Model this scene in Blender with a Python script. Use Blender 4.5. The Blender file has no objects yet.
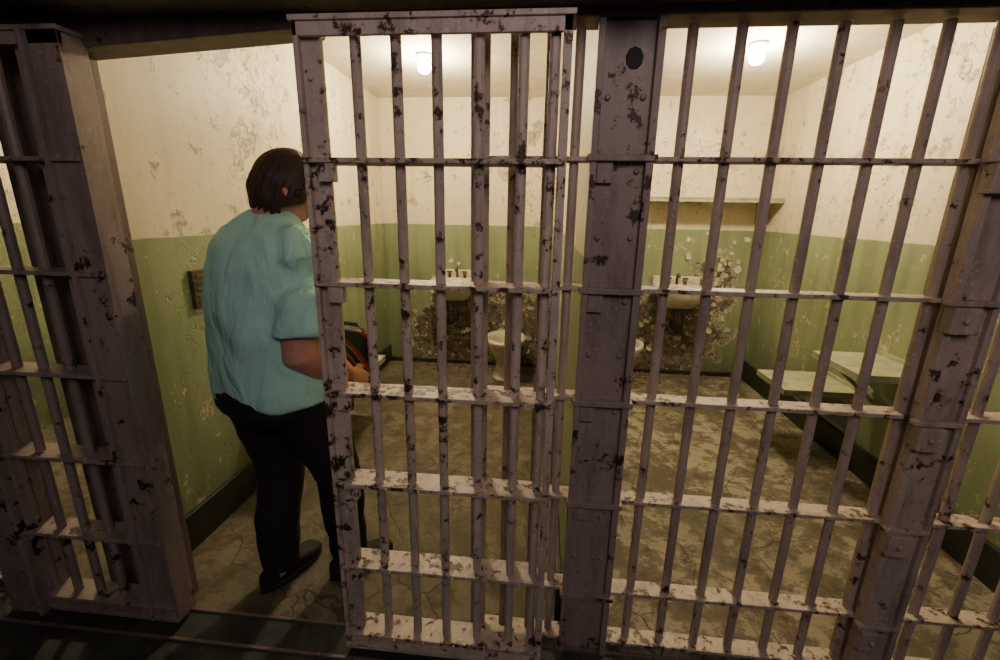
import bpy, math, random
from mathutils import Vector, Matrix, noise
random.seed(7)
S=bpy.context.scene
# ------------------------------------------------------------------ helpers
class MB:
    def __init__(s): s.v=[];s.f=[];s.m=[]
    def add(s,vs,fs,mi=0):
        b=len(s.v); s.v+= [tuple(v) for v in vs]; s.f+=[[i+b for i in f] for f in fs]; s.m+=[mi]*len(fs)
    def box(s,x0,x1,y0,y1,z0,z1,mi=0):
        vs=[(x,y,z) for z in(z0,z1) for y in(y0,y1) for x in(x0,x1)]
        s.add(vs,[(0,2,3,1),(4,5,7,6),(0,1,5,4),(2,6,7,3),(0,4,6,2),(1,3,7,5)],mi)
    def loft(s,rings,mi=0,cap0=True,cap1=True,closed=True):
        n=len(rings[0]);vs=[p for r in rings for p in r];fs=[]
        for i in range(len(rings)-1):
            for j in range(n if closed else n-1):
                k=(j+1)%n
                fs.append((i*n+j,i*n+k,(i+1)*n+k,(i+1)*n+j))
        if cap0: fs.append(tuple(reversed(range(n))))
        if cap1: fs.append(tuple((len(rings)-1)*n+j for j in range(n)))
        s.add(vs,fs,mi)
    def tube(s,pts,rad,n=16,ref=(0,0,1),mi=0):
        pts=[Vector(p) for p in pts];rings=[]
        for i,p in enumerate(pts):
            T=(pts[min(i+1,len(pts)-1)]-pts[max(i-1,0)]).normalized()
            rf=Vector(ref)
            if abs(rf.dot(T))>.95: rf=Vector((0,1,0)) if abs(T.y)<.9 else Vector((1,0,0))
            U=(rf-T*rf.dot(T)).normalized();V=T.cross(U)
            r=rad[i] if isinstance(rad,(list,tuple)) else rad
            a,b=r if isinstance(r,(list,tuple)) else (r,r)
            rings.append([p+U*(a*math.cos(2*math.pi*j/n))+V*(b*math.sin(2*math.pi*j/n)) for j in range(n)])
        s.loft(rings,mi)
    def obj(s,name,mats,parent=None,smooth=False,bevel=0):
        me=bpy.data.meshes.new(name);me.from_pydata(s.v,[],s.f)
        for m in (mats if isinstance(mats,(list,tuple)) else [mats]): me.materials.append(m)
        for p,mi in zip(me.polygons,s.m): p.material_index=mi;p.use_smooth=smooth
        o=bpy.data.objects.new(name,me);S.collection.objects.link(o)
        if parent: o.parent=parent
        if bevel:
            b=o.modifiers.new("bevel","BEVEL");b.width=bevel;b.segments=2;b.limit_method='ANGLE';b.angle_limit=math.radians(40)
        return o
def empty(name,loc=(0,0,0)):
    o=bpy.data.objects.new(name,None);S.collection.objects.link(o);return o
def se_ring(cx,cy,z,a,b,n=40,e=2.5):
    r=[]
    for j in range(n):
        t=2*math.pi*j/n;c,s_=math.cos(t),math.sin(t)
        r.append((cx+a*abs(c)**(2/e)*(1 if c>=0 else -1),cy+b*abs(s_)**(2/e)*(1 if s_>=0 else -1),z))
    return r
# ------------------------------------------------------------------ materials
def newmat(name):
    m=bpy.data.materials.new(name);m.use_nodes=True;nt=m.node_tree
    return m,nt,nt.nodes['Principled BSDF']
def nd(nt,t,**kw):
    n=nt.nodes.new(t)
    for k,v in kw.items(): setattr(n,k,v)
    return n
def lk(nt,a,b): nt.links.new(a,b)
def val(nt,x,sock):
    if isinstance(x,(int,float)): sock.default_value=x
    else: lk(nt,x,sock)
def mth(nt,op,a,b=0.0,clamp=False):
    n=nd(nt,'ShaderNodeMath',operation=op,use_clamp=clamp);val(nt,a,n.inputs[0]);val(nt,b,n.inputs[1]);return n.outputs[0]
def pos(nt): return nd(nt,'ShaderNodeNewGeometry').outputs['Position']
def mapv(nt,v,sc):
    n=nd(nt,'ShaderNodeMapping');lk(nt,v,n.inputs[0]);n.inputs['Scale'].default_value=sc;return n.outputs[0]
def noi(nt,v,sc,det=6,rough=.6,dist=0):
    n=nd(nt,'ShaderNodeTexNoise');lk(nt,v,n.inputs['Vector']);n.inputs['Scale'].default_value=sc;n.inputs['Detail'].default_value=det;n.inputs['Roughness'].default_value=rough;n.inputs['Distortion'].default_value=dist
    return n.outputs['Fac']
def stp(nt,x,a,b):
    n=nd(nt,'ShaderNodeMapRange');val(nt,x,n.inputs[0]);n.inputs[1].default_value=a;n.inputs[2].default_value=b;n.clamp=True;return n.outputs[0]
def mix(nt,f,a,b,mode='MIX'):
    n=nd(nt,'ShaderNodeMix',data_type='RGBA',blend_type=mode);val(nt,f,n.inputs[0])
    for x,i in((a,6),(b,7)):
        if isinstance(x,tuple): n.inputs[i].default_value=(*x,1)
        else: lk(nt,x,n.inputs[i])
    return n.outputs[2]
def bump(nt,bs,h,st=.3,d=.01):
    n=nd(nt,'ShaderNodeBump');n.inputs['Strength'].default_value=st;n.inputs['Distance'].default_value=d;lk(nt,h,n.inputs['Height']);lk(nt,n.outputs[0],bs.inputs['Normal'])
def simple(name,col,rough=.6,metal=0,var=.15,sc=20,bst=.1):
    m,nt,b=newmat(name);p=pos(nt);n=noi(nt,p,sc)
    dk=tuple(c*(1-var*2) for c in col);lt=tuple(min(1,c*(1+var)) for c in col)
    lk(nt,mix(nt,stp(nt,n,.3,.7),dk,lt),b.inputs['Base Color']);b.inputs['Roughness'].default_value=rough;b.inputs['Metallic'].default_value=metal
    bump(nt,b,n,bst,.003);return m
def chipped(name,base,chip,amount=.58,sc=22,rough=.5,grime=.6):
    m,nt,b=newmat(name);p=pos(nt)
    n1=noi(nt,p,sc,8,.7);n2=noi(nt,p,3.5,4,.6);n3=noi(nt,p,90,3,.6);n4=noi(nt,mapv(nt,p,(14,14,3)),1.6,6,.65)
    s_=mth(nt,'ADD',mth(nt,'MULTIPLY',n2,.35),n1)
    mask=stp(nt,s_,amount+.175,amount+.20)
    m2=stp(nt,mth(nt,'ADD',n3,mth(nt,'MULTIPLY',n1,.5)),.96,1.0)
    mask=mth(nt,'MAXIMUM',mask,mth(nt,'MULTIPLY',m2,.8))
    col=mix(nt,stp(nt,n2,.3,.7),tuple(c*.72 for c in base),base)
    col=mix(nt,mth(nt,'MULTIPLY',stp(nt,n4,.46,.68),grime),col,tuple(c*.33 for c in base))
    col=mix(nt,stp(nt,n3,.60,.72),col,tuple(min(1,c*1.25) for c in base))
    # rust halo round the chips
    hal=mth(nt,'MULTIPLY',stp(nt,s_,amount+.135,amount+.175),.55)
    col=mix(nt,hal,col,(.20,.11,.065))
    ch=mix(nt,stp(nt,n3,.4,.6),chip,tuple(c*.4 for c in chip))
    lk(nt,mix(nt,mask,col,ch),b.inputs['Base Color']);b.inputs['Roughness'].default_value=rough
    h=mth(nt,'SUBTRACT',mth(nt,'MULTIPLY',n3,.2),mask);bump(nt,b,h,.5,.003);return m
CREAM=(.74,.66,.49);GREEN=(.265,.325,.185)
def wallmat(name,damage=(),chips=.60):
    m,nt,b=newmat(name);p=pos(nt)
    sx=nd(nt,'ShaderNodeSeparateXYZ');lk(nt,p,sx.inputs[0]);z=sx.outputs[2]
    n1=noi(nt,p,7,8,.65);n2=noi(nt,p,1.6,4,.5);n3=noi(nt,p,45,4,.6);n6=noi(nt,p,17,7,.7)
    zz=mth(nt,'ADD',z,mth(nt,'MULTIPLY',mth(nt,'SUBTRACT',n1,.5),.012))
    up=stp(nt,zz,1.318,1.324)
    gr=mix(nt,stp(nt,n2,.35,.65),tuple(c*.74 for c in GREEN),GREEN)
    cr=mix(nt,stp(nt,n2,.35,.65),tuple(c*.84 for c in CREAM),CREAM)
    st=noi(nt,mapv(nt,p,(9,9,.7)),1,5,.6)
    gr=mix(nt,mth(nt,'MULTIPLY',stp(nt,st,.48,.72),.65),gr,(.12,.13,.07))
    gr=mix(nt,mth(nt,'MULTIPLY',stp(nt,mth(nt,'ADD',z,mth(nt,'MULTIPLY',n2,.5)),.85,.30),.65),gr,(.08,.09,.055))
    cr=mix(nt,mth(nt,'MULTIPLY',stp(nt,st,.48,.74),.48),cr,(.44,.36,.24))
    cr=mix(nt,mth(nt,'MULTIPLY',stp(nt,n6,.52,.66),.42),cr,(.48,.41,.29))
    col=mix(nt,up,gr,cr)
    c1=stp(nt,mth(nt,'ADD',n1,mth(nt,'MULTIPLY',n2,.25)),chips+.125,chips+.135)
    c2=stp(nt,mth(nt,'ADD',n6,mth(nt,'MULTIPLY',n2,.35)),chips+.205,chips+.215)
    c1=mth(nt,'MAXIMUM',c1,c2)
    expo=mix(nt,stp(nt,n3,.4,.6),(.22,.19,.13),(.56,.51,.39))
    col=mix(nt,mth(nt,'MULTIPLY',c1,.85),col,expo)
    v=nd(nt,'ShaderNodeTexVoronoi',feature='DISTANCE_TO_EDGE')
    dv=nd(nt,'ShaderNodeVectorMath',operation='ADD');lk(nt,p,dv.inputs[0])
    nn=nd(nt,'ShaderNodeTexNoise');lk(nt,p,nn.inputs['Vector']);nn.inputs['Scale'].default_value=5
    lk(nt,nn.outputs['Color'],dv.inputs[1]);lk(nt,dv.outputs[0],v.inputs['Vector']);v.inputs['Scale'].default_value=3.2
    crack=mth(nt,'MULTIPLY',mth(nt,'SUBTRACT',1,stp(nt,v.outputs['Distance'],0,.012)),stp(nt,n2,.45,.55))
    col=mix(nt,mth(nt,'MULTIPLY',crack,.55),col,(.16,.14,.09))
    hm=mth(nt,'ADD',c1,crack)
    dm=None
    for (cx,cy,cz,rx,rz,amt) in damage:
        d=nd(nt,'ShaderNodeVectorMath',operation='SUBTRACT');lk(nt,p,d.inputs[0]);d.inputs[1].default_value=(cx,cy,cz)
        sc=nd(nt,'ShaderNodeVectorMath',operation='MULTIPLY');lk(nt,d.outputs[0],sc.inputs[0]);sc.inputs[1].default_value=(1/rx,0,1/rz)
        ln=nd(nt,'ShaderNodeVectorMath',operation='LENGTH');lk(nt,sc.outputs[0],ln.inputs[0])
        g=mth(nt,'MULTIPLY',mth(nt,'SUBTRACT',1,ln.outputs['Value'],True),amt)
        dm=g if dm is None else mth(nt,'MAXIMUM',dm,g)
    if dm is not None:
        q=mth(nt,'ADD',dm,mth(nt,'MULTIPLY',mth(nt,'SUBTRACT',n1,.5),2.0))
        k=stp(nt,q,.34,.38)
        n5=noi(nt,p,20,7,.75)
        ex=mix(nt,stp(nt,n5,.42,.60),(.05,.04,.028),(.20,.165,.12))
        ex=mix(nt,stp(nt,n6,.58,.61),ex,(.46,.43,.35))
        ex=mix(nt,stp(nt,n1,.60,.62),ex,tuple(c*.75 for c in GREEN))
        halo=mth(nt,'MULTIPLY',stp(nt,q,.29,.31),.8)
        col=mix(nt,halo,col,(.48,.44,.34))
        col=mix(nt,k,col,ex)
        hm=mth(nt,'ADD',hm,mth(nt,'ADD',mth(nt,'MULTIPLY',k,2),mth(nt,'MULTIPLY',mth(nt,'MULTIPLY',k,n5),4)))
    lk(nt,col,b.inputs['Base Color']);b.inputs['Roughness'].default_value=.5
    h=mth(nt,'SUBTRACT',mth(nt,'MULTIPLY',n3,.25),hm);bump(nt,b,h,.55,.006);return m
M_bar=chipped("bar_paint_chipped",(.53,.43,.375),(.07,.04,.03),.62)
M_plank=chipped("crossbar_paint_worn",(.60,.50,.43),(.08,.045,.03),.565,30)
M_door=chipped("door_paint_chipped",(.64,.54,.47),(.07,.04,.03),.60,26)
M_col=chipped("column_paint_chipped",(.36,.285,.26),(.045,.03,.025),.62,14)
M_head=chipped("header_paint",(.20,.15,.145),(.03,.02,.018),.66,14)
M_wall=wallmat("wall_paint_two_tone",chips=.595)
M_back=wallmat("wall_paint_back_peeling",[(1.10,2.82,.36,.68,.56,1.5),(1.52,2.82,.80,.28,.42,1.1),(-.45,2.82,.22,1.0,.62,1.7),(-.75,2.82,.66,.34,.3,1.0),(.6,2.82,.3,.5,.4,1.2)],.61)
M_ceil=simple("ceiling_paint",(.72,.68,.55),.8,0,.08,6,.2)
M_base=simple("baseboard_black",(.018,.022,.018),.45,0,.3,15,.3)
M_porc=simple("porcelain",(.60,.55,.44),.25,0,.16,14,.05)
M_dark=simple("dark_interior",(.012,.010,.010),.7)
M_iron=simple("iron_pipe",(.10,.075,.055),.5,.3,.3,30,.3)
M_shelf=simple("green_cream_steel",(.36,.38,.25),.5,0,.2,12,.15)
M_rubble=simple("plaster_rubble",(.13,.105,.075),.9,0,.42,25,.3)
M_flake=simple("paint_flake",(.50,.47,.37),.7,0,.25,12,.1)
def floormat():
    m,nt,b=newmat("floor_worn_concrete");p=pos(nt)
    n1=noi(nt,p,3.2,9,.72);n2=noi(nt,p,1.1,4,.5);n3=noi(nt,p,30,8,.78);n4=noi(nt,p,8,10,.78,.1);n7=noi(nt,p,3.3,3,.5)
    v=nd(nt,'ShaderNodeTexVoronoi',feature='DISTANCE_TO_EDGE');dv=nd(nt,'ShaderNodeVectorMath',operation='MULTIPLY_ADD')
    nn=nd(nt,'ShaderNodeTexNoise');lk(nt,p,nn.inputs['Vector']);nn.inputs['Scale'].default_value=12;nn.inputs['Detail'].default_value=8
    lk(nt,nn.outputs['Color'],dv.inputs[0]);dv.inputs[1].default_value=(.05,.05,.05);lk(nt,p,dv.inputs[2])
    lk(nt,dv.outputs[0],v.inputs['Vector']);v.inputs['Scale'].default_value=3.6
    edge=mth(nt,'MULTIPLY',mth(nt,'SUBTRACT',1,stp(nt,v.outputs['Distance'],.0,.014)),stp(nt,n7,.42,.55))
    sx=nd(nt,'ShaderNodeSeparateXYZ');lk(nt,p,sx.inputs[0])
    rc=stp(nt,sx.outputs[0],.2,.3)
    cl=mix(nt,stp(nt,n1,.38,.60),(.060,.048,.030),(.125,.105,.070))
    cr_=mix(nt,stp(nt,n1,.38,.60),(.075,.060,.040),(.165,.140,.10))
    col=mix(nt,rc,cl,cr_)
    col=mix(nt,mth(nt,'MULTIPLY',stp(nt,n4,.47,.37),.85),col,(.032,.026,.018))
    worn=mth(nt,'MULTIPLY',stp(nt,mth(nt,'ADD',n4,mth(nt,'MULTIPLY',n7,.35)),.67,.73),mth(nt,'ADD',mth(nt,'MULTIPLY',rc,.50),.25))
    col=mix(nt,worn,col,(.34,.305,.235))
    col=mix(nt,mth(nt,'MULTIPLY',stp(nt,n3,.57,.67),.42),col,(.33,.30,.23))
    col=mix(nt,mth(nt,'MULTIPLY',stp(nt,n3,.42,.34),.6),col,(.03,.026,.02))
    col=mix(nt,mth(nt,'MULTIPLY',stp(nt,n2,.46,.6),.45),col,(.065,.07,.042))
    col=mix(nt,mth(nt,'MULTIPLY',edge,.8),col,(.025,.022,.017))
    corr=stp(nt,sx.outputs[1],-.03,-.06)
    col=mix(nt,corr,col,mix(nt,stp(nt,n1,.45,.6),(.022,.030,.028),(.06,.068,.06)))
    lk(nt,col,b.inputs['Base Color'])
    lk(nt,stp(nt,n1,-.4,.85),b.inputs['Roughness'])
    bump(nt,b,mth(nt,'SUBTRACT',mth(nt,'ADD',n3,n4),edge),.5,.006);return m
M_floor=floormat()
# ------------------------------------------------------------------ room shell
BX=2.82;CZ=2.37
XL,XR=-1.47,1.87; PL,PR=.115,.26
def slab(name,x0,x1,y0,y1,z0,z1,mat,bev=0):
    m=MB();m.box(x0,x1,y0,y1,z0,z1);return m.obj(name,mat,bevel=bev)
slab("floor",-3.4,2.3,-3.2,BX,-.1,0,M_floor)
slab("ceiling",-3.4,2.3,.04,BX,CZ,CZ+.1,M_ceil)
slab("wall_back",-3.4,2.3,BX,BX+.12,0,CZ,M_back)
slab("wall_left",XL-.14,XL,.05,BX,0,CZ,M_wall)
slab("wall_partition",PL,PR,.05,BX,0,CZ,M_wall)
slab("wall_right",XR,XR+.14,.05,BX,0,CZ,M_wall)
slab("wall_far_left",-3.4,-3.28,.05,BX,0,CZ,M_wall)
# steel front above the grilles
m=MB();m.box(-3.4,2.3,-.05,.04,1.885,2.6);m.box(-3.4,2.3,-.20,-.05,1.905,1.97);m.box(-3.4,2.3,-.21,-.19,1.905,2.25)
m.add([(x,y,z) for x,zb in((-1.28,1.832),(-.60,1.872)) for y in(-.055,.04) for z in(zb,1.90)],[(0,1,3,2),(4,6,7,5),(0,4,5,1),(2,3,7,6),(0,2,6,4),(1,5,7,3)])
for x in(-1.2,.18,1.07): m.box(x-.02,x+.02,-.23,-.21,1.89,2.25)
m.obj("wall_front_header",M_head,bevel=.004)
# baseboards
m=MB();m.box(XL,XL+.02,.06,BX,0,.17);m.obj("baseboard_left",M_base,bevel=.004)
m=MB();m.box(XR-.02,XR,.06,BX,0,.17);m.obj("baseboard_right",M_base,bevel=.004)
m=MB();m.box(XL+.02,PL,BX-.02,BX,0,.04);m.box(PR,XR-.02,BX-.02,BX,0,.04);m.obj("baseboard_back",M_base,bevel=.004)
m=MB();m.box(PL-.02,PL,.06,BX-.02,0,.17);m.box(PR,PR+.02,.06,BX-.02,0,.17);m.obj("baseboard_partition",M_base,bevel=.004)
# ------------------------------------------------------------------ steel grilles
def hexbar(m,x,y,z0,z1,r=.0135):
    m.loft([[(x+r*math.cos(math.pi/8+math.pi/4*j),y+r*math.sin(math.pi/8+math.pi/4*j),z) for j in range(8)] for z in(z0,z1)])
FZ=[1.575,1.24,.915,.58,.235,.03]
DZ=[1.555,1.25,.94,.65,.355,.09]
def plank(m,x0,x1,y0,y1,z,t=.012,mi=1): m.box(x0,x1,y0,y1,z-t/2,z+t/2,mi)
def rivet(m,x,y,z,r=.008):
    m.tube([(x,y+.004,z),(x,y-.004,z),(x,y-.007,z)],[r,r,r*.5],8)
m=MB()
for i in range(7): hexbar(m,.335+.113*i,0,0,1.88)
for z in FZ: plank(m,.25,1.03,-.032,.028,z)
m.obj("cell_grille",[M_bar,M_plank],bevel=.002)
m=MB()
for x in(-.165,-.09,-.0,.07): hexbar(m,x,0,0,1.88)
for z in FZ: plank(m,-.19,.115,-.03,.028,z)
m.box(-.20,-.18,-.02,.02,0,1.88)
m.obj("cell_grille",[M_bar,M_plank],bevel=.002)
m=MB()
for i in range(7): hexbar(m,1.21+.113*i,0,0,1.88)
for z in FZ: plank(m,1.12,2.05,-.032,.028,z)
m.obj("cell_grille",[M_bar,M_plank],bevel=.002)
# centre column
m=MB();m.box(.118,.25,-.035,.045,0,1.88);m.box(.108,.124,-.055,-.03,0,1.88);m.box(.243,.262,-.055,-.03,0,1.88)
for z in FZ[:5]:
    m.box(.10,.27,-.062,-.034,z-.008,z+.008);m.box(.125,.165,-.05,-.03,z-.06,z+.02)
    for x in(.14,.225): rivet(m,x,-.036,z-.03)
    for x in(.14,.225): rivet(m,x,-.036,z+.14)
m.tube([(.197,-.034,1.80),(.197,-.037,1.80)],[(.026,.022),(.025,.021)],9,(0,0,1),1)
m.obj("steel_column",[M_col,M_dark],bevel=.003)
# right post
m=MB();m.box(1.03,1.12,-.05,.05,0,1.88);m.box(1.015,1.035,-.065,-.03,0,1.88);m.box(1.112,1.128,-.065,-.03,0,1.88)
for z in FZ[:5]:
    m.box(1.01,1.075,-.085,-.05,z-.075,z-.008);m.box(1.0,1.12,-.075,-.05,z-.006,z+.008)
    rivet(m,1.04,-.087,z-.04,.009)
m.obj("steel_post",M_bar,bevel=.003)
m=MB();m.box(-1.60,-1.28,.0,.045,0,1.88);m.obj("steel_column",M_head,bevel=.003)
# ------------------------------------------------------------------ sliding doors
def sliding_door(x0,x1,bars,lw,rw,mats,y=-.11,zb=.04,zt=1.865,solid=False):
    m=MB()
    m.box(x0,x0+lw,y-.012,y+.004,zb,zt);m.box(x0,x0+.012,y-.03,y+.045,zb,zt)
    m.box(x1-rw,x1,y-.03,y+.045 if (rw<.04 or solid) else y-.0,zb,zt)
    m.box(x0,x1,y-.03,y-.018,zt-.036,zt);m.box(x0-.006,x1+.006,y-.036,y+.045,zt-.006,zt+.006);m.box(x0,x1,y-.035,y+.045,zb-.01,zb+.006)
    for b in bars: hexbar(m,b,y,zb,zt)
    for z in DZ: 
        plank(m,x0+.004,x1-.004,y-.04,y+.045,z)
        for b in bars: rivet(m,b+.03,y-.041,z,.004)
        if lw>.03: m.box(x0+lw-.02,x0+lw+.02,y-.035,y-.01,z-.05,z-.006)
    for i in range(9):
        rivet(m,x0+lw*.5,y-.013,zb+.1+i*.2,.006)
    if solid:
        for i in range(12): m.tube([(x1-.03,y-.028,zb+.08+i*.15),(x1-.03,y-.032,zb+.08+i*.15)],.006,8)
        m.box(x1-rw-.012,x1-rw,y-.045,y-.02,zb,zt)
    return m.obj("cell_door",mats,bevel=.002)
sliding_door(-.598,.045,[-.46,-.362,-.265,-.165,-.062,.008],.058,.02,[M_door,M_plank],zt=1.86)
sliding_door(-1.72,-1.215,[-1.62,-1.53,-1.44,-1.355],.02,.085,[M_col,M_col],y=-.09,zt=1.86,solid=True)
m=MB();m.box(-1.88,-1.76,-.12,-.02,0,1.88);m.box(-1.76,-1.745,-.13,.0,0,1.88);m.obj("steel_post",M_col,bevel=.003)
m=MB()
for i in range(6): hexbar(m,-1.99-.11*i,0,0,1.88)
for z in FZ: plank(m,-2.6,-1.88,-.03,.028,z,mi=0)
m.obj("cell_grille",M_col,bevel=.002)
m=MB();m.box(-3.3,2.3,-.165,-.155,0,.008);m.box(-3.3,2.3,-.05,-.04,0,.008);m.obj("door_floor_track",M_head,bevel=.001)
# ------------------------------------------------------------------ lights
def mk_lamp(x,y,w):
    e=empty("ceiling_light")
    m=MB();rs=[(.05,CZ),(.05,CZ-.008),(.03,CZ-.014),(.022,CZ-.022)]
    m.loft([[(x+r*math.cos(a*math.pi/12),y+r*math.sin(a*math.pi/12),z) for a in range(24)] for r,z in rs]);m.obj("socket",M_porc,e,True)
    em,nt,b=newmat("bulb_glow");b.inputs['Emission Color'].default_value=(1,.84,.58,1);b.inputs['Emission Strength'].default_value=320;b.inputs['Base Color'].default_value=(1,.9,.7,1)
    m=MB();prof=[(.014,0),(.020,.012),(.036,.032),(.042,.052),(.036,.072),(.020,.085),(.004,.089)]
    m.loft([[(x+r*math.cos(a*math.pi/12),y+r*math.sin(a*math.pi/12),CZ-.02-h) for a in range(24)] for r,h in prof]);o=m.obj("bulb",em,e,True)
    l=bpy.data.lights.new("bulb_light","POINT");l.energy=w;l.color=(1,.78,.48);l.shadow_soft_size=.045
    lo=bpy.data.objects.new("bulb_light",l);lo.location=(x,y,CZ-.14);S.collection.objects.link(lo);lo.parent=e
mk_lamp(-.78,1.76,56);mk_lamp(1.14,1.66,62);mk_lamp(-2.45,1.6,40)
l=bpy.data.lights.new("corridor_light","AREA");l.energy=16;l.color=(1,.80,.75);l.size=.8
lo=bpy.data.objects.new("corridor_light",l);lo.location=(.35,-2.2,2.5);S.collection.objects.link(lo)
lo.rotation_euler=(math.radians(68),0,0)
W=bpy.data.worlds.new("World");S.world=W;W.use_nodes=True;bg=W.node_tree.nodes['Background'];bg.inputs[0].default_value=(.66,.52,.54,1);bg.inputs[1].default_value=.055
# ------------------------------------------------------------------ fixtures
def toilet(cx,cy=2.50):
    e=empty("toilet");m=MB()
    prof=[(0,.115,.17,.03),(.03,.11,.16,.03),(.10,.085,.13,.04),(.18,.085,.14,.02),(.25,.12,.18,0),(.33,.165,.215,-.01),(.37,.18,.235,-.01),(.385,.178,.232,-.01),(.385,.135,.18,-.015),(.34,.125,.165,-.01),(.25,.08,.11,0),(.20,.03,.04,0)]
    m.loft([se_ring(cx,cy+o,z,a,b,40,2.1) for z,a,b,o in prof]);m.obj("bowl",M_porc,e,True)
    m=MB();m.box(cx-.10,cx+.10,cy+.19,BX-.005,.16,.375);m.obj("back_block",M_porc,e,False,.02)
    m=MB();m.loft([se_ring(cx,cy-.01,.262,.083,.115,30,2),se_ring(cx,cy-.01,.268,.083,.115,30,2)]);m.obj("water",M_dark,e)
    m=MB();m.tube([(cx,BX-.03,.37),(cx,BX-.03,.62),(cx,BX-.02,.68),(cx,BX-.005,.69)],.014,12);m.tube([(cx-.03,BX-.03,.62),(cx+.03,BX-.03,.62)],.012,10);m.obj("flush_pipe",M_iron,e,True)
toilet(-.30);toilet(.70)
def sink(cx):
    e=empty("wall_sink");cy=2.64;m=MB()
    prof=[(.66,.09,.08,.05),(.69,.14,.12,.02),(.76,.185,.155,0),(.82,.205,.17,0),(.845,.212,.176,0),(.852,.205,.17,0),(.848,.165,.125,-.02),(.80,.15,.11,-.02),(.745,.09,.07,-.01),(.738,.02,.02,-.01)]
    m.loft([se_ring(cx,cy+o,z,a,b,40,3.2) for z,a,b,o in prof]);m.obj("basin",M_porc,e,True)
    m=MB();m.box(cx-.205,cx+.205,2.785,BX-.003,.80,.92);m.obj("backsplash",M_porc,e,False,.012)
    m=MB()
    for s_ in(-.07,.07):
        m.tube([(cx+s_,2.765,.85),(cx+s_,2.765,.90)],.014,10);m.tube([(cx+s_-.022,2.765,.905),(cx+s_+.022,2.765,.905)],.008,8)
    m.tube([(cx,2.77,.85),(cx,2.77,.93),(cx,2.73,.945),(cx,2.70,.92)],.010,10)
    m.tube([(cx,2.66,.67),(cx,2.66,.50),(cx,2.70,.46),(cx,2.76,.46),(cx,2.81,.50)],.017,12)
    m.tube([(cx+.09,2.77,.80),(cx+.09,2.77,.42),(cx+.09,2.81,.40)],.009,8)
    m.tube([(cx-.09,2.77,.80),(cx-.09,2.77,.42),(cx-.09,2.81,.40)],.009,8);m.obj("taps_and_pipes",M_iron,e,True)
sink(-.78);sink(1.18)
def wall_plate(name,x0,x1,y0,y1,z,wallx):
    e=empty(name);m=MB();m.box(x0,x1,y0,y1,z-.008,z+.008);m.box(x0,x1,y0,y0+.01,z-.03,z);m.box(x0,x1,y1-.01,y1,z-.03,z)
    xi=x0 if abs(x0-wallx)>abs(x1-wallx) else x1
    s_=1 if xi<wallx else -1
    m.box(min(xi,xi+s_*.01),max(xi,xi+s_*.01),y0,y1,z-.03,z);m.obj("plate",M_shelf,e,bevel=.003)
    m=MB()
    for y in(y0+.06,y1-.06): m.tube([(xi+s_*.06,y,z-.02),(wallx-s_*.006,y,z-.26)],.011,8)
    m.box(min(wallx,wallx-s_*.012),max(wallx,wallx-s_*.012),y0+.02,y1-.02,z-.09,z+.03);m.obj("struts",M_shelf,e)
wall_plate("folding_table",1.53,1.87,.90,1.30,.71,1.87)
wall_plate("folding_seat",1.45,1.87,1.34,1.70,.45,1.87)
wall_plate("folding_seat",-1.47,-1.07,1.20,1.62,.45,-1.47)
wall_plate("folding_table",-1.47,-1.14,.86,1.15,.71,-1.47)
e=empty("wall_shelf");m=MB();m.box(.50,XR-.01,2.57,BX-.003,1.565,1.585);m.box(.50,XR-.01,2.57,2.58,1.545,1.575)
m.obj("board",M_shelf,e,bevel=.003)
m=MB()
for x in(.62,1.78): m.tube([(x,2.60,1.56),(x,BX-.01,1.40)],.007,8);m.box(x-.012,x+.012,BX-.012,BX-.003,1.38,1.565)
m.obj("brackets",M_shelf,e)
m=MB();m.box(XL,XL+.02,.46,.55,1.02,1.18)
for i in range(5): m.box(XL+.02,XL+.024,.475,.535,1.04+i*.027,1.052+i*.027)
m.obj("wall_vent",M_iron,bevel=.003)
# curled paint flakes on the back wall
m=MB()
zones=[(1.54,.86,.17,.28,85),(1.15,.45,.45,.25,30),(-.45,.40,.65,.25,30),(-.85,.75,.16,.22,12)]
for cx,cz,sx_,sz_,n in zones:
    for _ in range(n):
        x=random.gauss(cx,sx_*.6);z=random.gauss(cz,sz_*.6)
        if z<.05 or x>1.82 or (.09<x<.29) or x<-1.42: continue
        s_=random.uniform(.012,.036);k=random.randint(5,7);a0=random.random()*6
        lift=random.uniform(.008,.03);dirn=random.random()*6.28
        top=[]
        for j in range(k):
            a=a0+6.283*j/k;rr=s_*random.uniform(.5,1.25);dx=rr*math.cos(a);dz=rr*math.sin(a)
            off=max(0,(dx*math.cos(dirn)+dz*math.sin(dirn))/s_)*lift+.002
            top.append((x+dx,BX-off,z+dz))
        m.add(top+[(x,BX-.004,z)],[(j,(j+1)%k,k) for j in range(k)])
m.obj("paint_flakes",M_flake)
# flat rubble along the foot of the back wall
m=MB()
for cx,sx_,n in((-.55,.6,650),(1.0,.55,420)):
    for _ in range(n):
        x=random.gauss(cx,sx_*.6);y=BX-.03-abs(random.gauss(0,.22));s_=random.uniform(.007,.030)*(1.3 if y>2.70 else .7)
        if not(XL+.06<x<XR-.06) or .06<x<.32: continue
        q=[]
        for j in range(6):
            v=[Vector((1,0,0)),Vector((-1,0,0)),Vector((0,1,0)),Vector((0,-1,0)),Vector((0,0,.5)),Vector((0,0,-.1))][j]*s_*random.uniform(.6,1.2)
            q.append((x+v.x,min(y+v.y,BX-.004),max(0.0005,v.z+.001)))
        m.add(q,[(0,2,4),(2,1,4),(1,3,4),(3,0,4),(2,0,5),(1,2,5),(3,1,5),(0,3,5)])
m.obj("plaster_rubble",M_rubble)
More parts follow.
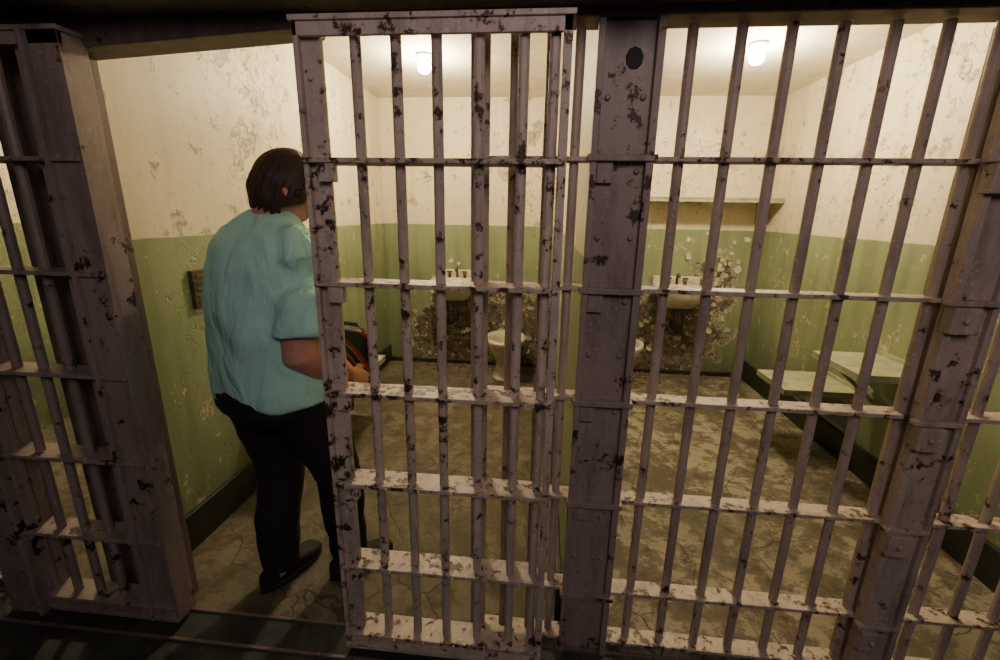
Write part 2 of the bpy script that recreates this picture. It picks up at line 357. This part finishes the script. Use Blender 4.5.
# ------------------------------------------------------------------ woman
M_shirt,nt,b=newmat("mint_tshirt");p=pos(nt);n=noi(nt,mapv(nt,p,(7,7,3.2)),1.2,3,.5,.9);f=noi(nt,p,400,2)
lk(nt,mix(nt,stp(nt,n,.3,.7),(.40,.80,.72),(.47,.87,.79)),b.inputs['Base Color']);b.inputs['Roughness'].default_value=.9;bump(nt,b,mth(nt,'ADD',n,mth(nt,'MULTIPLY',f,.015)),.7,.05)
M_trs=simple("black_trousers",(.012,.012,.014),.85,0,.2,8,.4)
M_skin=simple("skin",(.60,.29,.22),.5,0,.08,25,.08)
M_shoe=simple("black_shoe",(.012,.012,.013),.8,0,.2,30,.2)
M_sock=simple("white_sock",(.7,.7,.68),.9)
M_hair,nt,b=newmat("brown_hair");p=pos(nt);n=noi(nt,mapv(nt,p,(60,60,8)),3,4,.6)
lk(nt,mix(nt,stp(nt,n,.3,.7),(.014,.007,.005),(.065,.026,.015)),b.inputs['Base Color']);b.inputs['Roughness'].default_value=.5;bump(nt,b,n,.6,.006)
M_eye=simple("eye_white",(.8,.8,.78),.2,0,.02);M_iris=simple("iris_brown",(.05,.025,.01),.2);M_lip=simple("lips",(.42,.13,.12),.45)
M_blk=simple("black_plastic",(.015,.015,.016),.5)
woman=empty("woman")
P=Vector((-.930,.17,-0.0));AZ=math.radians(18)
def dirs(az): return Vector((math.cos(az),-math.sin(az),0)),Vector((math.sin(az),math.cos(az),0))
R,F=dirs(AZ);Zv=Vector((0,0,1))
def L(r,f,z): return P+R*r+F*f+Zv*z
def rg(r,f,z,a,b,n=36,e=2.3):
    out=[]
    for j in range(n):
        t=2*math.pi*j/n;c,s_=math.cos(t),math.sin(t)
        out.append(L(r+a*abs(c)**(2/e)*(1 if c>=0 else -1),f+b*abs(s_)**(2/e)*(1 if s_>=0 else -1),z))
    return out
def remesh(o,vox,sm=6,fac=.5):
    r=o.modifiers.new("remesh","REMESH");r.mode='VOXEL';r.voxel_size=vox;r.use_smooth_shade=True
    s_=o.modifiers.new("smooth","SMOOTH");s_.iterations=sm;s_.factor=fac
def displace(o,name,size,st):
    t=bpy.data.textures.new(name,'CLOUDS');t.noise_scale=size;t.noise_depth=1
    d=o.modifiers.new("folds","DISPLACE");d.texture=t;d.strength=st;d.mid_level=.5;d.texture_coords='GLOBAL'
# shirt
m=MB()
tor=[(.80,.228,.192,0.01),(.805,.233,.197,.01),(.86,.228,.194,.008),(.95,.216,.188,.002),(1.05,.208,.182,-.004),(1.15,.202,.174,-.012),(1.25,.195,.158,-.014),(1.32,.180,.138,-.008),(1.362,.150,.113,.002),(1.395,.116,.090,.016),(1.422,.084,.072,.032),(1.436,.07,.062,.040)]
m.loft([rg(.0+.02*(z-.8),f,z,a,b_) for z,a,b_,f in tor])
m.tube([L(.08,.005,1.34),L(.140,-.004,1.33),L(.184,-.026,1.265),L(.206,-.046,1.17),L(.217,-.062,1.085),L(.219,-.064,1.055)],[.055,.070,.080,.083,.092,.095],24)
m.tube([L(-.08,.005,1.34),L(-.130,.004,1.33),L(-.172,.0,1.265),L(-.200,.01,1.17),L(-.212,.02,1.09)],[.055,.068,.074,.073,.076],24)
o=m.obj("tshirt",M_shirt,woman,True);remesh(o,.009,3);displace(o,"shirt_folds",.16,.030)
# trousers
m=MB()
hip=[(.96,.185,.155,0),(.90,.20,.168,0),(.83,.210,.178,-.01),(.77,.207,.173,-.012),(.73,.17,.14,-.01),(.70,.10,.08,0)]
m.loft([rg(0,f,z,a,b_) for z,a,b_,f in hip])
m.tube([L(-.10,-.005,.82),L(-.10,-.0,.70),L(-.08,.015,.52),L(-.065,.01,.44),L(-.055,-.03,.28),L(-.045,-.055,.10),L(-.045,-.055,.075)],[(.118,.113),(.116,.110),(.095,.09),(.085,.082),(.080,.082),(.066,.072),(.064,.070)],24,ref=R)
m.tube([L(.10,-.005,.82),L(.115,.02,.70),L(.145,.075,.52),L(.155,.09,.44),L(.165,.09,.28),L(.175,.095,.10),L(.175,.095,.075)],[(.118,.113),(.116,.110),(.095,.09),(.085,.082),(.080,.082),(.066,.072),(.064,.070)],24,ref=R)
o=m.obj("trousers",M_trs,woman,True);remesh(o,.010,4);displace(o,"trouser_folds",.09,.018)
# shoes
def shoe(ank,az,nm):
    r,f=dirs(az);a=Vector((ank.x,ank.y,0))
    def ring(y,w,h,zb=.0,n=20):
        out=[]
        for j in range(n):
            t=2*math.pi*j/n;c,s_=math.cos(t),math.sin(t)
            out.append(a+f*y+r*(w*abs(c)**.75*(1 if c>=0 else -1))+Zv*(zb+h/2+h/2*abs(s_)**.8*(1 if s_>=0 else -1)))
        return out
    m=MB();m.loft([ring(-.085,.018,.04,.018),ring(-.075,.034,.06,.012),(ring(-.03,.040,.085,.012)),ring(.02,.042,.085,.012),ring(.07,.045,.068,.012),ring(.12,.048,.055,.012),ring(.16,.041,.047,.012),ring(.182,.022,.035,.012)])
    o=m.obj(nm,M_shoe,woman,True);remesh(o,.006,4)
    m=MB();n=28
    def sr(k,z):
        q=[]
        for j in range(n):
            t=2*math.pi*j/n;y=.048+.138*math.cos(t);w=(.046+.006*math.cos(t))*math.sin(t)
            q.append(a+f*(.048+(y-.048)*k)+r*w*k+Zv*z)
        return q
    m.loft([sr(.97,0),sr(1.02,.006),sr(1.0,.022),sr(.9,.024)]);m.obj(nm+"_sole",M_blk,woman,True)
    m=MB();m.tube([a+Zv*.05-f*.02,a+Zv*.10-f*.015,a+Zv*.14-f*.01],[.042,.040,.038],18,ref=r);m.obj(nm+"_sock",M_sock,woman,True)
shoe(L(-.045,-.055,0),math.radians(22),"shoe_left");shoe(L(.175,.095,0),math.radians(42),"shoe_right")
# arms + hands
def hand(m,w,d,nrm,thumb,curl=.5):
    d=d.normalized();nrm=(nrm-d*nrm.dot(d)).normalized();side=thumb-d*thumb.dot(d)-nrm*thumb.dot(nrm);side.normalize()
    m.tube([w-d*.02,w+d*.02,w+d*.06,w+d*.09],[(.022,.026),(.018,.036),(.016,.041),(.012,.038)],20,ref=nrm)
    lens=[.072,.080,.075,.060]
    for i in range(4):
        b=w+d*.085+side*(.030-.020*i);l=lens[i];pts=[b-d*.012];cur=b;ang=0
        for k,fr in enumerate((.45,.3,.25)):
            ang+=curl*(1.0 if k else .7)
            v=d*math.cos(ang)+nrm*math.sin(ang);cur=cur+v*l*fr;pts.append(cur)
        m.tube(pts,[.0095,.009,.0082,.0062],10,ref=side)
    b=w+d*.025+side*.030
    m.tube([b-side*.01,b+side*.018+d*.022+nrm*.008,b+side*.024+d*.048+nrm*.018,b+side*.02+d*.066+nrm*.026],[.013,.0115,.010,.007],10,ref=nrm)
def arm(sh,el,wr,nrm,thumb,nm,curl,k=1.0):
    d=(wr-el).normalized();m=MB()
    m.tube([sh,sh.lerp(el,.5),el,el.lerp(wr,.3),el.lerp(wr,.7),wr],[.050*k,.050*k,.047*k,.049*k,.038*k,.027],20)
    o=m.obj(nm,M_skin,woman,True);remesh(o,.006,4)
    m=MB();hand(m,wr,d,nrm,thumb,curl);o=m.obj(nm+"_hand",M_skin,woman,True);remesh(o,.0035,2,.4)
arm(L(.205,-.06,1.15),L(.212,-.084,.995),L(.212,.132,.850),-R+Zv*-.2,Zv,"arm_right",.55,1.25)
arm(L(-.20,.01,1.16),L(-.212,.03,1.06),L(-.08,.23,1.0),R*.3-F*.6-Zv*.5,Zv*.8+R*.2,"arm_left",.6)
# neck + head
hc=L(.050,.078,1.500);HA=math.radians(56);hr,hf0=dirs(HA);PT=math.radians(20)
hf=hf0*math.cos(PT)-Zv*math.sin(PT);hu=Zv*math.cos(PT)+hf0*math.sin(PT)
def hp(x,y,z): return hc+hr*x+hf*y+hu*z
m=MB();m.tube([L(.01,.02,1.38),L(.02,.038,1.44),hp(0,-.022,-.05)],[.062,.056,.056],24);o=m.obj("neck",M_skin,woman,True)
m=MB();NL,NT=64,48;rings=[]
for i in range(1,NT):
    th=math.pi*i/NT;ring=[]
    for j in range(NL):
        ph=2*math.pi*j/NL
        dx,dy,dz=math.sin(th)*math.cos(ph),math.sin(th)*math.sin(ph),math.cos(th)
        x,y,z=.073*dx,.093*dy,.118*dz
        if dz<0:
            x*=1-.28*(-dz)**1.6
            if dy<0: y*=1-.35*(-dz)
            else: y=y*(1-.05*(-dz))+.012*(-dz)*dy
        if dy>0:
            g=lambda cx,cz,sx,sz:math.exp(-((x-cx)/sx)**2-((z-cz)/sz)**2)
            y+=.026*g(0,-.030,.011,.013)+.013*g(0,-.006,.010,.022)
            y+=.004*g(0,.026,.05,.010)
            y-=.010*(g(.031,.004,.016,.013)+g(-.031,.004,.016,.013))
            y+=.006*g(0,-.060,.022,.007)-.003*g(0,-.066,.02,.003)+.006*g(0,-.075,.018,.006)
            y+=.008*g(0,-.100,.022,.014)+.004*(g(.04,-.025,.02,.02)+g(-.04,-.025,.02,.02))
        ring.append(hp(x,y,z))
    rings.append(ring)
m.loft(rings);m.obj("head",M_skin,woman,True)
m=MB()
def ball(m,c,r,mi=0,n=14):
    m.loft([[Vector(c)+hr*(r*math.sin(t)*math.cos(a*2*math.pi/n))+hf*(r*math.sin(t)*math.sin(a*2*math.pi/n))+hu*(r*math.cos(t)) for a in range(n)] for t in [math.pi*k/10 for k in range(1,10)]],mi)
for s_ in(-1,1):
    ball(m,hp(.031*s_,.071,.004),.0125);ball(m,hp(.031*s_,.0795,.004),.0055,1)
m.obj("eyes",[M_eye,M_iris],woman,True)
m=MB()
for s_ in(-1,1): m.tube([hp(.015*s_,.090,.024),hp(.032*s_,.087,.030),hp(.048*s_,.073,.024)],[.002,.0032,.0015],8)
m.obj("eyebrows",M_hair,woman,True)
m=MB();m.tube([hp(-.024,.084,-.064),hp(-.01,.0955,-.061),hp(0,.0965,-.0625),hp(.01,.0955,-.061),hp(.024,.084,-.064)],[.0015,.004,.004,.004,.0015],8)
m.tube([hp(-.020,.085,-.067),hp(0,.0965,-.071),hp(.020,.085,-.067)],[.0015,.0048,.0015],8);m.obj("lips",M_lip,woman,True)
m=MB()
for s_ in(-1,1):
    m.tube([hp(.070*s_,-.002,-.038),hp(.078*s_,-.008,-.028),hp(.084*s_,-.014,-.006),hp(.080*s_,-.010,.010),hp(.072*s_,.0,.010)],[(.005,.006),(.006,.008),(.006,.011),(.005,.009),(.004,.006)],10)
m.obj("ears",M_skin,woman,True)
# hair : short bob, open at the face, tapering at the nape
m=MB();rings=[];NH=96
levels=[i/30 for i in range(31)]
for t in levels:
    if t<.55:
        q=t/.55*math.pi/2;z=.132*math.cos(q);s_=max(.05,math.sin(q))
    else:
        u=(t-.55)/.45;z=-.092*u;s_=1-.03*u-.20*u**2.2
    open_=0 if z>.080 else min(1.0,(.080-z)/.05)**.6*math.radians(52)
    if z<-.025: open_+=math.radians(40)*min(1,(-z-.025)/.04)
    ring=[]
    for j in range(NH+1):
        a=open_+(2*math.pi-2*open_)*j/NH
        wob=1+.014*math.sin(a*29+z*60)+.010*math.sin(a*17+2)+.05*noise.noise(Vector((a*3,z*18,0)))
        back=(1-math.cos(a))/2
        rx=.088*s_*wob;ry=(.098+.014*back)*s_*wob
        zz=z+.006*math.sin(a*23)*(1 if t>.9 else 0)
        ring.append(hp(rx*math.sin(a),ry*math.cos(a)-.006,zz))
    rings.append(ring)
m.loft(rings,0,True,False,closed=False)
o=m.obj("hair",M_hair,woman,True);sd=o.modifiers.new("solid","SOLIDIFY");sd.thickness=.012;sd.offset=-1
# audio-tour headset : thin band + small pads
m=MB();pts=[hp(.093*math.cos(a),.028,.134*math.sin(a)-.0) for a in [math.pi*k/24 for k in range(0,25)]]
m.tube(pts,[(.004,.0015)]*25,8,ref=hf)
for s_ in(-1,1): m.tube([hp(.082*s_,.024,-.006),hp(.095*s_,.024,-.006)],[.013,.011],18)
m.obj("audio_headset",M_blk,woman,True)
# handbag
M_bag,nt,b=newmat("red_woven_bag");p=pos(nt);w=nd(nt,'ShaderNodeTexWave');lk(nt,p,w.inputs[0]);w.inputs['Scale'].default_value=3.2;w.bands_direction='DIAGONAL';w.inputs['Distortion'].default_value=3
cr=nd(nt,'ShaderNodeValToRGB');lk(nt,w.outputs['Fac'],cr.inputs[0]);cr.color_ramp.interpolation='CONSTANT'
els=cr.color_ramp.elements;els[0].color=(.010,.008,.008,1);els[1].position=.48;els[1].color=(.28,.02,.016,1)
e2=els.new(.86);e2.color=(.40,.22,.05,1);e3=els.new(.93);e3.color=(.02,.015,.015,1)
lk(nt,cr.outputs[0],b.inputs['Base Color']);b.inputs['Roughness'].default_value=.8
m=MB();bc=(.100,.268)
m.loft([rg(bc[0],bc[1],z,a,b_,28,3) for z,a,b_ in [(.76,.07,.02),(.77,.09,.034),(.83,.098,.042),(.91,.094,.038),(.965,.085,.020),(.975,.080,.012)]])
m.obj("bag_body",M_bag,woman,True)
m=MB();m.tube([L(bc[0]+.075,bc[1],.95),L(bc[0]+.065,bc[1],.985),L(bc[0]+.03,bc[1]+.005,1.00),L(bc[0]-.03,bc[1]+.005,1.00),L(bc[0]-.065,bc[1],.985),L(bc[0]-.075,bc[1],.95)],[(.004,.009)]*6,8,ref=R);m.obj("bag_handle",M_blk,woman,True)
# ------------------------------------------------------------------ camera
cam=bpy.data.cameras.new("camera");cam.sensor_width=36;cam.lens=15.984;cam.clip_start=.02
co=bpy.data.objects.new("camera",cam);S.collection.objects.link(co)
r_=Vector((.99508,.09753,.01736));u_=Vector((-.04176,.25401,.96627));b_=Vector((.08985,-.96229,.2569))
Mx=Matrix(((r_.x,u_.x,b_.x,0),(r_.y,u_.y,b_.y,-1.25),(r_.z,u_.z,b_.z,1.44),(0,0,0,1)))
co.matrix_world=Mx
S.camera=co
